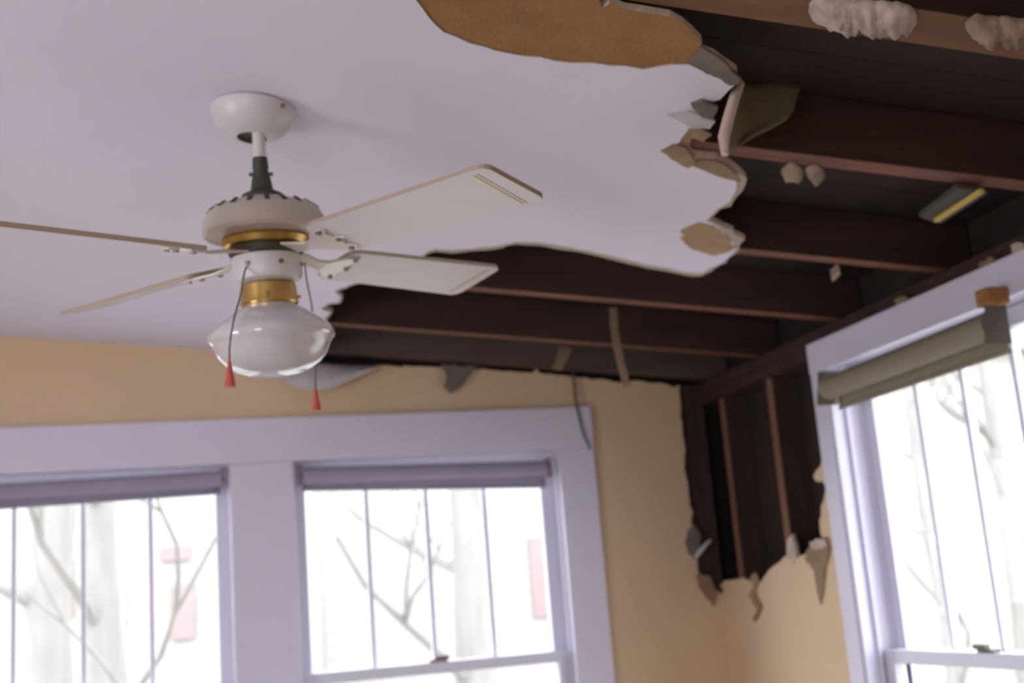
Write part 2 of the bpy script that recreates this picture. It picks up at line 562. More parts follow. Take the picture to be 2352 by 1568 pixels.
rafter(3.915, 0.042, 'dark brown end rafter lying against the back wall above its broken edge', mats=('end_rafter', 'end_rafter'))
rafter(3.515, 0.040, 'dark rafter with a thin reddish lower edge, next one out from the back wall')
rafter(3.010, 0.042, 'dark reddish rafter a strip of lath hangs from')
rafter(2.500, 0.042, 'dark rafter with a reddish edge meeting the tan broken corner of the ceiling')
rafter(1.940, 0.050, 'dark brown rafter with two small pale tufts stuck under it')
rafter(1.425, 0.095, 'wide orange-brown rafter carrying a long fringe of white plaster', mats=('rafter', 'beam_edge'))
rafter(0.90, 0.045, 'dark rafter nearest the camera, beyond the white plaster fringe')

# top plate of the right wall
bm = bmesh.new()
add_box(bm, (RW + 0.002, FRONT, zc(RW) - 0.072), (RW + 0.092, DW + 0.09, zc(RW) - 0.036))
add_box(bm, (RW + 0.004, FRONT, zc(RW) - 0.034), (RW + 0.092, DW + 0.09, zc(RW) + 0.004))
o = obj('top_plate', bm, M['rafter'], bevel=0.002)
tag(o, 'double dark timber plate running above the right-hand window under the rafter ends', 'beam')


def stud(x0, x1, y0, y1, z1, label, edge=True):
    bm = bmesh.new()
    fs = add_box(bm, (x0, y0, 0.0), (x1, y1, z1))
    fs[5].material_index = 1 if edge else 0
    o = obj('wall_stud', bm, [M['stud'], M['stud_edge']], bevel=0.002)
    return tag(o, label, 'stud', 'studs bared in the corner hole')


ZP = zc(RW) - 0.073
stud(RW + 0.016, RW + 0.104, 3.785, 3.823, ZP, 'thin reddish stud in the wall hole, nearer the room corner')
stud(RW + 0.016, RW + 0.104, 3.425, 3.465, ZP, 'wider orange-brown stud in the wall hole, nearer the window')
stud(RW + 0.016, RW + 0.104, 3.060, 3.098, ZP, 'dark stud behind the window casing at the hole edge', False)
stud(RW - 0.085, RW + 0.012, DW + 0.016, DW + 0.104, zc(RW), 'dark corner post where the back and right walls meet', False)


# ------------------------------------------------------------------ windows
def make_window(idx, axis, u0, u1, z0, z1, wallpos, flip=1, npanes=4):
    """double-hung window; axis 'y' = in the back wall (u is x), 'x' = in the right wall (u is y)"""
    def P(u, d, z):
        return (u, wallpos + d, z) if axis == 'y' else (wallpos + d, u, z)

    def B(bm, ua, da, za, ub, db, zb):
        p, q = P(ua, da, za), P(ub, db, zb)
        add_box(bm, tuple(min(a, b) for a, b in zip(p, q)), tuple(max(a, b) for a, b in zip(p, q)))

    bm = bmesh.new()                                  # jambs, head and stops
    T = 0.018
    B(bm, u0 - T, 0.0, z0 - T, u0, 0.125, z1 + T)
    B(bm, u1, 0.0, z0 - T, u1 + T, 0.125, z1 + T)
    B(bm, u0, 0.0, z1, u1, 0.125, z1 + T)
    B(bm, u0 - T, 0.0, z0 - T, u1 + T, 0.15, z0)
    for (a, b) in ((u0, u0 + 0.011), (u1 - 0.011, u1)):
        B(bm, a, 0.022, z0, b, 0.034, z1)             # inner stop
        B(bm, a, 0.074, z0, b, 0.082, z1)             # parting bead
        B(bm, a, 0.116, z0, b, 0.125, z1)
    w = struct('window_%d' % idx, bm, M['trim'], bevel=0.0015)
    zm = EYE - 0.205 if axis == 'y' else EYE - 0.235

    def sash(name, d0, za, zb, st, top, bot, muntins, lbl=None):
        bm = bmesh.new()
        d1 = d0 + 0.034
        a, b = u0 + 0.004, u1 - 0.004
        B(bm, a, d0, za, a + st, d1, zb)
        B(bm, b - st, d0, za, b, d1, zb)
        B(bm, a + st, d0, zb - top, b - st, d1, zb)
        B(bm, a + st, d0, za, b - st, d1, za + bot)
        g = (b - a - 2 * st) / npanes
        if muntins:
            for k in range(1, npanes):
                u = a + st + g * k
                B(bm, u - 0.0075, d0 + 0.006, za + bot, u + 0.0075, d1 - 0.004, zb - top)
        o = obj(name, bm, M['sash'], w, bevel=0.003)
        gb = bmesh.new()
        dd = d0 + 0.020
        B(gb, a + st - 0.004, dd, za + bot - 0.004, b - st + 0.004, dd + 0.003, zb - top + 0.004)
        obj('window_pane', gb, M['glass'], o)
        return o
    sash('upper_sash', 0.082, zm - 0.018, z1 - 0.002, 0.046, 0.045, 0.036, True)
    lower = sash('lower_sash', 0.038, z0 + 0.002, zm + 0.018, 0.046, 0.036, 0.07, False)
    # sash lock on the meeting rail
    bm = bmesh.new()
    uc = (u0 + u1) / 2
    B(bm, uc - 0.028, 0.036, zm + 0.018, uc + 0.028, 0.064, zm + 0.026)
    B(bm, uc - 0.012, 0.030, zm + 0.026, uc + 0.034, 0.046, zm + 0.038)
    obj('sash_lock', bm, M['bracket_dark'] if axis == 'x' else M['rust_l'], lower, bevel=0.002)
    return w


make_window(1, 'y', *W1, DW)
make_window(2, 'y', *W2, DW)
make_window(3, 'x', *W3, RW)

# casings
CT = 0.022
bm = bmesh.new()
HB = EYE + 0.490
add_box(bm, (-0.872, DW - CT - 0.004, HB - 0.012), (1.372, DW - 0.001, EYE + 0.622))
add_box(bm, (-0.872, DW - CT, 0.60), (-0.738, DW - 0.001, HB - 0.012))
add_box(bm, (0.152, DW - CT, 0.60), (0.353, DW - 0.001, HB - 0.012))
add_box(bm, (1.242, DW - CT, 0.60), (1.372, DW - 0.001, HB - 0.012))
add_box(bm, (-0.95, DW - 0.07, 0.575), (1.45, DW - 0.001, 0.605))
struct('trim_1', bm, M['trim'], bevel=0.004)
bm = bmesh.new()
zt = EYE + 0.575
add_box(bm, (RW - CT - 0.003, 1.95, zt - 0.012), (RW - 0.001, 3.115, EYE + 0.652))
add_box(bm, (RW - CT, 3.022, 0.60), (RW - 0.001, 3.115, zt - 0.012))
add_box(bm, (RW - CT - 0.006, 3.030, 0.60), (RW - CT, 3.042, zt - 0.012))
add_box(bm, (RW - CT, 1.95, 0.60), (RW - 0.001, 2.138, zt - 0.012))
add_box(bm, (RW - 0.07, 1.9, 0.575), (RW - 0.001, 3.2, 0.605))
struct('trim_2', bm, M['trim'], bevel=0.004)


# ------------------------------------------------------------------ roller shades
def roller_shade(p0, p1, inward, r, drop0, drop1, fabric, brk, label, bsize=(0.018, 0.03)):
    """p0,p1 roller ends; inward = unit vector into the room; drop = hem below the roller axis at each end"""
    p0, p1 = Vector(p0), Vector(p1)
    inn = Vector(inward)
    ax = (p1 - p0).normalized()
    t = empty('roller_shade', (p0 + p1) / 2, label, 'window shade', 'rolled-up window shades')
    bm = bmesh.new()
    add_tube(bm, [p0, p1], r, 20)
    obj('rolled_cloth', bm, fabric, t, smooth=True)
    # cloth hanging off the roll to the hem
    bm = bmesh.new()
    N, R_ = 24, 5
    g = []
    for j in range(R_ + 1):
        row = []
        for i in range(N + 1):
            s = i / N
            d = drop0 + (drop1 - drop0) * s
            p = p0.lerp(p1, s) + inn * (-r * 0.92 + 0.0015 * math.sin(9 * s + j)) + Vector((0, 0, -d * j / R_))
            row.append(bm.verts.new(p))
        g.append(row)
    for j in range(R_):
        for i in range(N):
            bm.faces.new((g[j][i], g[j][i + 1], g[j + 1][i + 1], g[j + 1][i]))
    o = obj('hanging_cloth', bm, fabric, t, smooth=True)
    sm = o.modifiers.new('thick', 'SOLIDIFY')
    sm.thickness = 0.0016
    bm = bmesh.new()
    add_tube(bm, [p0 + Vector((0, 0, -drop0)) - inn * r * 0.92, p1 + Vector((0, 0, -drop1)) - inn * r * 0.92], 0.006, 10)
    obj('hem_bar', bm, fabric, t, smooth=True)
    for e, sgn in ((p0, -1), (p1, 1)):
        bm = bmesh.new()
        c = e + ax * sgn * 0.008
        a = bsize[0] / 2
        hgt = bsize[1]
        q = [c + ax * (-0.003) + inn * (r + 0.004) + Vector((0, 0, -hgt)), c + ax * (-0.003) - inn * (r + 0.002) + Vector((0, 0, -hgt)), c + ax * (-0.003) - inn * (r + 0.002) + Vector((0, 0, hgt)), c + ax * (-0.003) + inn * (r * 0.6) + Vector((0, 0, hgt))]
        add_prism(bm, q, ax * 0.004)
        q = [c - inn * (r + 0.002) + Vector((0, 0, hgt)) - ax * a, c - inn * (r + 0.002) + Vector((0, 0, hgt)) + ax * a, c + inn * (r * 0.6) + Vector((0, 0, hgt)) + ax * a, c + inn * (r * 0.6) + Vector((0, 0, hgt)) - ax * a]
        add_prism(bm, q, (0, 0, 0.003))
        b = obj('bracket', bm, brk, t, bevel=0.001)
        pb = bmesh.new()
        add_tube(pb, [e, e + ax * sgn * 0.014], 0.004, 8)
        obj('roller_pin', pb, M['screw'], b)
    return t


roller_shade((-0.715, DW + 0.012, EYE + 0.428), (0.125, DW + 0.012, EYE + 0.436), (0, -1, 0), 0.024, 0.046, 0.040, M['shade_l'], M['rust_l'],
             'lavender grey roller shade rolled up atop the left window of the back wall')
roller_shade((0.382, DW + 0.012, EYE + 0.434), (1.205, DW + 0.012, EYE + 0.418), (0, -1, 0), 0.026, 0.042, 0.058, M['shade_l'], M['rust_l'],
             'lavender grey roller shade rolled up atop the back window nearer the corner')
sh3 = roller_shade((RW - 0.058, 2.965, EYE + 0.497), (RW - 0.058, 2.235, EYE + 0.505), (-1, 0, 0), 0.032, 0.055, 0.060, M['shade_o'], M['bracket_dark'],
                   'olive brown roller shade rolled up across the right wall window', (0.03, 0.045))
bm = bmesh.new()
add_box(bm, (RW - 0.085, 2.205, EYE + 0.545), (RW - 0.026, 2.250, EYE + 0.585))
o = obj('rusty_catch', bm, M['rust'], sh3, bevel=0.006)
o['label'] = 'orange rusty metal catch'


# ------------------------------------------------------------------ ceiling fan
FS = 0.585
HUB = EYEV + ray(612, 588) * (FS / ray(612, 588).z)
FZ = Vector((-0.035, -0.081, 1)).normalized()
FX = (Vector((1, 0, 0)) - FZ * FZ.x).normalized()
FY = FZ.cross(FX)
FM = Matrix((FX, FY, FZ)).transposed().to_4x4()
FM.translation = HUB
# where the rod meets the ceiling
k = (zc(HUB.x) - HUB.z) / (FZ.z + SLOPE * FZ.x)
TOP = HUB + FZ * k
ZT = k                                       # height of the ceiling above the blade plane along the rod
fan = empty('ceiling_fan', TOP, 'white four-blade ceiling fan with a frosted glass light, hanging askew from the white ceiling', 'ceiling fan')
bpy.context.view_layer.update()


def fpart(name, bm, mats, parent=None, smooth=True, bevel=0.0, angle=35):
    bm.transform(FM)
    return obj(name, bm, mats, parent or fan, smooth=smooth, bevel=bevel, angle=angle)


# canopy sits square on the sloping ceiling
bm = lathe([(0.0, 0.0), (0.068, 0.0), (0.0715, -0.004), (0.0705, -0.012), (0.066, -0.024), (0.056, -0.037), (0.043, -0.047), (0.032, -0.052), (0.025, -0.053), (0.022, -0.048), (0.0, -0.044)], 56, [0] * 8 + [1, 1])
tilt = Vector((0, 0, 1)).rotation_difference(Vector((SLOPE, 0, 1)).normalized()).to_matrix().to_4x4()
bm.transform(Matrix.Translation(TOP + Vector((-0.003, 0.022, -0.001))) @ tilt)
can = obj('canopy', bm, [M['fan'], M['dark']], fan, smooth=True)
for a in (2.3, 5.4):
    b = bmesh.new()
    add_tube(b, [(0.066 * math.cos(a), 0.066 * math.sin(a), -0.012), (0.074 * math.cos(a), 0.074 * math.sin(a), -0.012)], 0.004, 10)
    b.transform(Matrix.Translation(TOP + Vector((-0.003, 0.022, -0.001))) @ tilt)
    obj('canopy_screw', b, M['screw'], can)
fpart('downrod', lathe([(0.0, ZT - 0.05), (0.0105, ZT - 0.05), (0.0105, 0.10), (0.0, 0.10)], 20), M['fan'])
fpart('rod_coupling', lathe([(0.0, 0.168), (0.0125, 0.168), (0.0135, 0.150), (0.0125, 0.146), (0.016, 0.130), (0.019, 0.112), (0.034, 0.104), (0.036, 0.090), (0.0, 0.088)], 28), M['dark'])
b = bmesh.new()
add_tube(b, [(-0.020, 0, 0.140), (0.020, 0, 0.140)], 0.0035, 8)
fpart('cross_bolt', b, M['screw'])
mot = fpart('motor_housing', lathe([(0.0, 0.096), (0.040, 0.096), (0.052, 0.092), (0.078, 0.083), (0.094, 0.072), (0.1015, 0.058), (0.102, 0.040), (0.098, 0.034), (0.074, 0.030), (0.0, 0.030)], 64), M['motor'])
bm = bmesh.new()
for i in range(20):
    a = 2 * math.pi * i / 20
    c, s = math.cos(a), math.sin(a)
    q = [Vector((c * 0.0795 - s * w, s * 0.0795 + c * w, z)) for w, z in ((-0.004, 0.0840), (0.004, 0.0840))] + [Vector((c * 0.0925 - s * w, s * 0.0925 + c * w, z)) for w, z in ((0.004, 0.0745), (-0.004, 0.0745))]
    add_prism(bm, q, (c * 0.0008, s * 0.0008, 0.0012))
fpart('cooling_slots', bm, M['dark'], mot, smooth=False)
fpart('vent_band', lathe([(0.0, 0.0315), (0.070, 0.0315), (0.073, 0.025), (0.069, 0.016), (0.064, 0.0135), (0.0, 0.0135)], 56), M['brass'], mot)
fpart('rotor_hub', lathe([(0.0, 0.0145), (0.060, 0.0145), (0.062, 0.012), (0.062, 0.004), (0.056, -0.0035), (0.0, -0.0035)], 64), M['dark'])
sw = fpart('switch_housing', lathe([(0.0, 0.002), (0.054, 0.002), (0.0575, -0.004), (0.0575, -0.034), (0.054, -0.042), (0.040, -0.047), (0.0, -0.048)], 56), M['fan'])
for a in (-2.2, -1.25, -0.35, 1.2, 2.6):
    b = bmesh.new()
    add_tube(b, [(0.055 * math.cos(a), 0.055 * math.sin(a), -0.02), (0.0605 * math.cos(a), 0.0605 * math.sin(a), -0.02)], 0.004, 10)
    fpart('housing_screw', b, M['screw'], sw, smooth=False)
fit = fpart('shade_fitter', lathe([(0.0, -0.046), (0.036, -0.046), (0.0445, -0.050), (0.0455, -0.056), (0.047, -0.076), (0.0485, -0.080), (0.046, -0.084), (0.0, -0.084)], 56), M['brass'])
for a in (-1.7, 0.4, 2.5):
    b = bmesh.new()
    add_tube(b, [(0.044 * math.cos(a), 0.044 * math.sin(a), -0.067), (0.058 * math.cos(a), 0.058 * math.sin(a), -0.067)], 0.003, 8)
    fpart('thumb_screw', b, M['brass'], fit, smooth=False)
fpart('glass_shade', lathe([(0.0, -0.079), (0.040, -0.079), (0.043, -0.083), (0.050, -0.088), (0.063, -0.096), (0.078, -0.106), (0.091, -0.116), (0.1005, -0.126), (0.1045, -0.134), (0.104, -0.140), (0.100, -0.1445), (0.0965, -0.149), (0.0935, -0.157), (0.087, -0.170), (0.076, -0.182), (0.060, -0.192), (0.040, -0.199), (0.020, -0.2015), (0.0, -0.202)], 72), M['opal'], angle=60)

PH, BR, PIT, WT, WR = -0.952, 0.928 * FS, 0.245, 0.113 * FS, 0.092 * FS
for kb in range(4):
    a = PH + kb * math.pi / 2
    RB = Matrix.Rotation(a, 4, 'Z') @ Matrix.Rotation(PIT, 4, 'X').inverted() if False else Matrix.Rotation(a, 4, 'Z') @ Matrix.Rotation(-PIT, 4, 'X')
    # outline in the blade's own plane: x outward, y sideways
    r0 = 0.150
    out = []
    def arc(cx, cy, r, a0, a1, n=6):
        return [(cx + r * math.cos(a0 + (a1 - a0) * i / n), cy + r * math.sin(a0 + (a1 - a0) * i / n)) for i in range(n + 1)]
    out += arc(r0 + 0.02, -WR + 0.02, 0.02, math.pi, 1.5 * math.pi)
    out += arc(BR - 0.022, -WT + 0.018, 0.018, -math.pi / 2, -0.25)
    out += arc(BR - 0.020, WT - 0.020, 0.020, 0.0, math.pi / 2)
    out += arc(r0 + 0.02, WR - 0.02, 0.02, math.pi / 2, math.pi)
    bm = bmesh.new()
    add_prism(bm, [Vector((x, y, -0.003)) for x, y in out], (0, 0, 0.0075), (0, 1, 0))
    bm.transform(RB)
    bl = fpart('blade', bm, [M['blade'], M['blade_edge_shadow']], smooth=False)
    bm = bmesh.new()
    for off in (0.030, 0.037):
        add_box(bm, (BR - off, -WT + 0.012, -0.0036), (BR - off + 0.0022, WT - 0.012, -0.0030))
    bm.transform(RB)
    fpart('pinstripe', bm, M['pinstripe'], bl, smooth=False)
    # bracket arm: flange -> forked plate under the blade root
    bm = bmesh.new()
    arm = [(0.050, -0.022), (0.085, -0.017), (0.105, -0.012), (0.125, -0.016), (0.150, -0.036), (0.178, -0.042), (0.184, -0.034), (0.172, -0.022), (0.176, -0.008), (0.192, 0.0),
           (0.176, 0.008), (0.172, 0.022), (0.184, 0.034), (0.178, 0.042), (0.150, 0.036), (0.125, 0.016), (0.105, 0.012), (0.085, 0.017), (0.050, 0.022)]
    add_prism(bm, [Vector((x, y, -0.0075 if x > 0.12 else -0.0075 + (0.12 - x) * 0.15)) for x, y in arm], (0, 0, 0.0044))
    bm.transform(RB)
    am = fpart('blade_arm', bm, M['flange'], smooth=False, bevel=0.0012)
    for (sx, sy) in ((0.170, -0.035), (0.178, 0.0), (0.170, 0.035)):
        b = bmesh.new()
        add_tube(b, [(sx, sy, -0.0072), (sx, sy, -0.0105)], 0.0048, 12)
        b.transform(RB)
        fpart('arm_screw', b, M['screw'], am, smooth=False)


def fworld(a, r, z):
    return FM @ Vector((r * math.cos(a), r * math.sin(a), z))


def pull_chain(a, pts, fob_top, lbl):
    bm = bmesh.new()
    add_tube(bm, pts, 0.0016, 8)
    ch = obj('pull_chain', bm, M['chain'], fan, smooth=True)
    bm = lathe([(0.0, 0.001), (0.0028, 0.0), (0.0036, -0.008), (0.0058, -0.022), (0.0085, -0.036), (0.0088, -0.040), (0.0, -0.041)], 20)
    bm.transform(Matrix.Translation(fob_top))
    f = obj('pull_fob', bm, M['red'], ch, smooth=True)
    f['label'] = lbl


def at_depth(px, py, dist_y):
    d = ray(px, py)
    return EYEV + d * (dist_y / d.y)


yb = HUB.y
P0 = at_depth(566, 612, yb - 0.045)
fobA = at_depth(527, 829, yb - 0.112)
pull_chain(0, [P0, P0 + Vector((-0.004, -0.006, -0.012)), at_depth(552, 680, yb - 0.075), at_depth(538, 730, yb - 0.100), at_depth(530, 772, yb - 0.113), at_depth(527, 800, yb - 0.113), fobA], fobA, 'red plastic fob on the left chain')
Q0 = at_depth(700, 604, yb + 0.030)
fobB = at_depth(725, 893, yb + 0.16)
pull_chain(0, [Q0, at_depth(704, 640, yb + 0.07), at_depth(716, 700, yb + 0.105), at_depth(722, 760, yb + 0.14), at_depth(724, 830, yb + 0.158), fobB], fobB, 'red plastic fob on the right chain')


# ------------------------------------------------------------------ torn and hanging debris
def sheet(name, rows, mt, label, cat, thick=0.003, group=None, smooth=True, sub=1):
    """curved sheet through a grid of points"""
    bm = bmesh.new()
    g = [[bm.verts.new(p) for p in row] for row in rows]
    for j in range(len(g) - 1):
        for i in range(len(g[0]) - 1):
            bm.faces.new((g[j][i], g[j][i + 1], g[j + 1][i + 1], g[j + 1][i]))
    o = obj(name, bm, mt, None, smooth=smooth, angle=80)
    if sub:
        s = o.modifiers.new('smooth', 'SUBSURF')
        s.levels = s.render_levels = sub
    s = o.modifiers.new('thick', 'SOLIDIFY')
    s.thickness = thick
    s.offset = 0
    if len(mt) > 1 if isinstance(mt, list) else False:
        s.material_offset_rim = 1
    return tag(o, label, cat, group)


# curled piece hanging off the hole's right edge
rows = []
for t, xs, y in ((0.0, (1690, 1706, 1740, 1790, 1850), 191), (0.25, (1676, 1694, 1735, 1782, 1824), 232), (0.5, (1664, 1682, 1722, 1772, 1826), 274), (0.78, (1654, 1668, 1688, 1704, 1716), 316), (1.0, (1656, 1664, 1674, 1686, 1700), 356)):
    row = []
    for i, x in enumerate(xs):
        yy = y + (0, 2, 3, 0, -2)[i] - (i * 5 if t == 1.0 else 0)
        row.append(at_depth(x, yy, 1.70 + (0.0, 0.05, 0.085, 0.10, 0.09)[i] - 0.02 * t))
    rows.append(row)
flap = sheet('curled_drywall_flap', rows, [M['olive']], 'curled olive drywall flap with a pale edge hanging from the ceiling hole', 'drywall piece', 0.007)

bm = bmesh.new()
add_tube(bm, [r_[0] + Vector((0.006, -0.002, 0)) for r_ in rows] , [0.0085, 0.009, 0.0095, 0.010, 0.006], 10)
bm.transform(Matrix.Identity(4))
o = obj('pale_edge', bm, M['pale_edge'], flap, smooth=True)
o['label'] = 'pale pinkish broken edge'

# white paper hanging over the back wall behind the lamp
rows = []
for t in (0, 0.33, 0.66, 1.0):
    row = []
    for (xt, yt, xb, yb2) in ((664, 824, 642, 872), (700, 829, 684, 895), (740, 832, 732, 897), (785, 834, 777, 890), (825, 836, 815, 866), (868, 838, 866, 845)):
        x, y = xt + (xb - xt) * t, yt + (yb2 - yt) * t
        row.append(at_depth(x, y, DW - 0.015 - 0.06 * math.sin(t * 2.2)))
    rows.append(row)
sheet('hanging_paper', rows, [M['paper']], 'pale sheet of ceiling paper drooping over the back wall beside the lamp glass', 'torn paper', 0.002)

pts = [on_back(*p, DW - 0.03) for p in [(1012, 836), (1100, 842), (1086, 852), (1062, 884), (1048, 896), (1036, 904), (1020, 888), (1028, 862)]]
o = obj('drywall_shard', prism(ragged(pts, 0.002, 0.015, (0, 1, 0)), (0, 0.010, 0)), M['grey_paper'])
tag(o, 'dark pointed shard hanging down over the back wall above the middle of the casing', 'drywall piece')
pts = [on_back(*p, DW - 0.045) for p in [(1285, 793), (1316, 800), (1304, 822), (1290, 850), (1268, 846), (1276, 822)]]
o = obj('drywall_shard', prism(ragged(pts, 0.002, 0.015, (0, 1, 0)), (0, 0.008, 0)), M['brown_paper'])
tag(o, 'small brown scrap caught against the end rafter above the back window', 'drywall piece')

# strip of lath hanging from a rafter
a0 = [at_depth(x, y, yv) for x, y, yv in ((1410, 706, 3.035), (1412, 750, 3.02), (1420, 800, 3.0), (1432, 850, 2.985), (1441, 886, 2.98))]
bm = bmesh.new()
g = []
for p in a0:
    g.append([bm.verts.new(p + Vector((dx, dy, 0))) for dx, dy in ((-0.0105, 0), (0.0105, 0.003), (0.0105, 0.009), (-0.0105, 0.006))])
for i in range(len(g) - 1):
    for k2 in range(4):
        bm.faces.new((g[i][k2], g[i][(k2 + 1) % 4], g[i + 1][(k2 + 1) % 4], g[i + 1][k2]))
bm.faces.new(g[0]); bm.faces.new(g[-1][::-1])
tag(obj('hanging_lath', bm, M['lath']), 'thin brown strip of lath dangling from a rafter in front of the back wall', 'lath')

w = [on_back(x, y, DW - d) for x, y, d in ((1316, 850, 0.012), (1319, 885, 0.02), (1323, 925, 0.03), (1331, 958, 0.034), (1340, 995, 0.034), (1356, 1032, 0.034))]
tag(obj('loose_wire', tube(w, [0.004, 0.005, 0.0045, 0.004, 0.0035, 0.003], 8), M['wire'], smooth=True), 'dark loose wire trailing over the top right corner of the back window casing', 'wire')


# pale tufts left stuck to the undersides of rafters
def tuft(px, y, mt, label, group, seed, depth=0.022, name='plaster_tuft'):
    r2 = random.Random(seed)
    x0, x1, ya, yb_ = px
    bm = bmesh.new()
    nx, ny = max(6, int((x1 - x0) / 9)), 9
    g = []
    for j in range(ny + 1):
        row = []
        for i in range(nx + 1):
            s, t = i / nx, j / ny
            fringe = 1 + 0.45 * mnoise.noise(Vector((s * nx * 0.45, seed, 0))) * t
            qx = x0 + (x1 - x0) * s + 4 * mnoise.noise(Vector((s * 9, t * 5, seed)))
            full = min(1.0, (min(s, 1 - s) * (x1 - x0) / 26.0) ** 0.6 * 0.75 + 0.25)
            mid = (yb_ - ya) * 0.45
            qy = ya + mid + ((yb_ - ya) * t * fringe - mid) * full + s * (x1 - x0) * 0.10 + 5 * mnoise.noise(Vector((s * nx * 0.6, 0.3, seed + 5))) * (1 - t)
            p = on_ceiling(qx, qy)
            edge = min(s, 1 - s, t * 0.9, 1 - t) * 4
            strand = mnoise.noise(Vector((s * nx * 1.1, t * 0.8, seed + 9)))
            sag = depth * min(1, edge) * (0.6 + 0.7 * abs(mnoise.noise(Vector((s * nx * 0.5, t * 4, seed + 3))))) + depth * 0.35 * strand * min(1, edge)
            row.append(bm.verts.new(Vector((p.x, p.y, zc(p.x) + 0.013 - sag))))
        g.append(row)
    for j in range(ny):
        for i in range(nx):
            bm.faces.new((g[j][i], g[j][i + 1], g[j + 1][i + 1], g[j + 1][i]))
    o = obj(name, bm, mt, smooth=True, angle=180)
    s = o.modifiers.new('thick', 'SOLIDIFY')
    s.thickness = 0.004
    s.offset = 0
    return tag(o, label, 'plaster remnant', group)


TG = 'plaster left stuck under rafters'
tuft((1862, 2108, 4, 74), 1.42, M['plaster'], 'long white plaster fringe stuck under the wide orange-brown rafter', TG, 3, 0.028)
tuft((2222, 2380, 48, 105), 1.42, M['plaster_b'], 'brownish plaster clump at the right edge of the photo under the wide rafter', TG, 8, 0.026)
tuft((1798, 1846, 384, 432), 1.94, M['plaster_b'], 'rounded beige plaster tuft, left of a pair under the dark rafter', TG, 12, 0.016)
tuft((1853, 1896, 388, 430), 1.94, M['plaster_b'], 'notched beige plaster tuft, right of a pair under the dark rafter', TG, 17, 0.016)

# yellow-edged board scrap near the low end of the rafters
A, Bp = on_ceiling(2156, 512, 0.012), on_ceiling(2262, 444, 0.012)
ax = (Bp - A).normalized()
sd = Vector((0, 0, 1)).cross(ax).normalized()
bm = bmesh.new()
add_prism(bm, [A, Bp, Bp + Vector((0, 0, 0.007)), A + Vector((0, 0, 0.007))], sd * 0.007)
yl = obj('board_scrap', bm, M['scrap_dark'])
tag(yl, 'dark board scrap with a bright yellow edge between rafters near the right wall', 'board')
bm = bmesh.new()
add_prism(bm, [A + Vector((0, 0, 0.002)), Bp + Vector((0, 0, 0.002)), Bp + Vector((0, 0, 0.010)), A + Vector((0, 0, 0.010))], -sd * 0.010)
o = obj('yellow_edge', bm, M['yellow'], yl)
o['label'] = 'bright yellow edge'
bm = bmesh.new()
Q = [on_ceiling(*p, 0.002) for p in [(2112, 498), (2200, 432), (2262, 440), (2150, 512)]]
add_prism(bm, Q, (0, 0, 0.010))
obj('board_face', bm, M['scrap_dark'], yl)

# bits along the plate and casing tops
for i, (pp, lab) in enumerate([([(2052, 690), (2070, 680), (2086, 682), (2080, 692), (2060, 702)], 'small plaster crumb on top of the right window casing, nearer the corner'),
                               ([(2246, 606), (2270, 590), (2282, 592), (2274, 606), (2252, 618)], 'small plaster crumb further along the top of the right window casing'),
                               ([(2322, 562), (2340, 556), (2352, 560), (2348, 574), (2326, 584)], 'tan plaster crumb at the photo edge on top of the right window casing')]):
    pts = ragged([on_right(*p, RW - 0.012) for p in pp], 0.002, 0.01, (1, 0, 0))
    tag(obj('plaster_crumb', prism(pts, (0.010, 0, 0)), M['brown_paper'] if i != 2 else M['gypsum']), lab, 'plaster piece', 'crumbs on the casing top')
pts = [on_ceiling(*p, 0.0) for p in [(1908, 632), (1926, 618), (1930, 628), (1912, 644)]]
tag(obj('plaster_crumb', prism([p + Vector((0, 0, -0.004)) for p in pts], (0, 0, 0.018)), M['plaster_b']), 'tiny yellowish crumb stuck under the rafter beyond the broken ceiling corner', 'plaster piece')

# broken layers sticking out along the hole's left-hand edge
shards = [([(1606, 118), (1612, 108), (1640, 124), (1694, 166), (1696, 184), (1676, 188), (1640, 168), (1584, 146)], 'grey_paper', 0.006, 'dark grey strip of board torn down beside the big tan patch'),
          ([(1586, 236), (1612, 226), (1648, 236), (1636, 262), (1612, 256), (1592, 246)], 'grey_paper', 0.010, 'curled grey shard, topmost of the broken layers by the curled flap'),
          ([(1530, 262), (1580, 254), (1641, 264), (1628, 280), (1588, 284), (1556, 272)], 'paper', 0.012, 'pale tongue of torn paper in the middle of the broken layers'),
          ([(1580, 296), (1606, 288), (1634, 300), (1616, 316), (1588, 312)], 'brown_paper', 0.010, 'small tan shard below the pale torn tongue'),
          ([(1516, 346), (1546, 330), (1574, 334), (1596, 362), (1580, 374), (1540, 360)], 'brown_paper', 0.010, 'mottled brown crumbling shard at the lower end of the broken layers'),
          ([(1580, 378), (1612, 366), (1660, 372), (1692, 392), (1700, 408), (1640, 396)], 'brown_paper', 0.008, 'long tan sliver along the lower lip of the broken edge')]
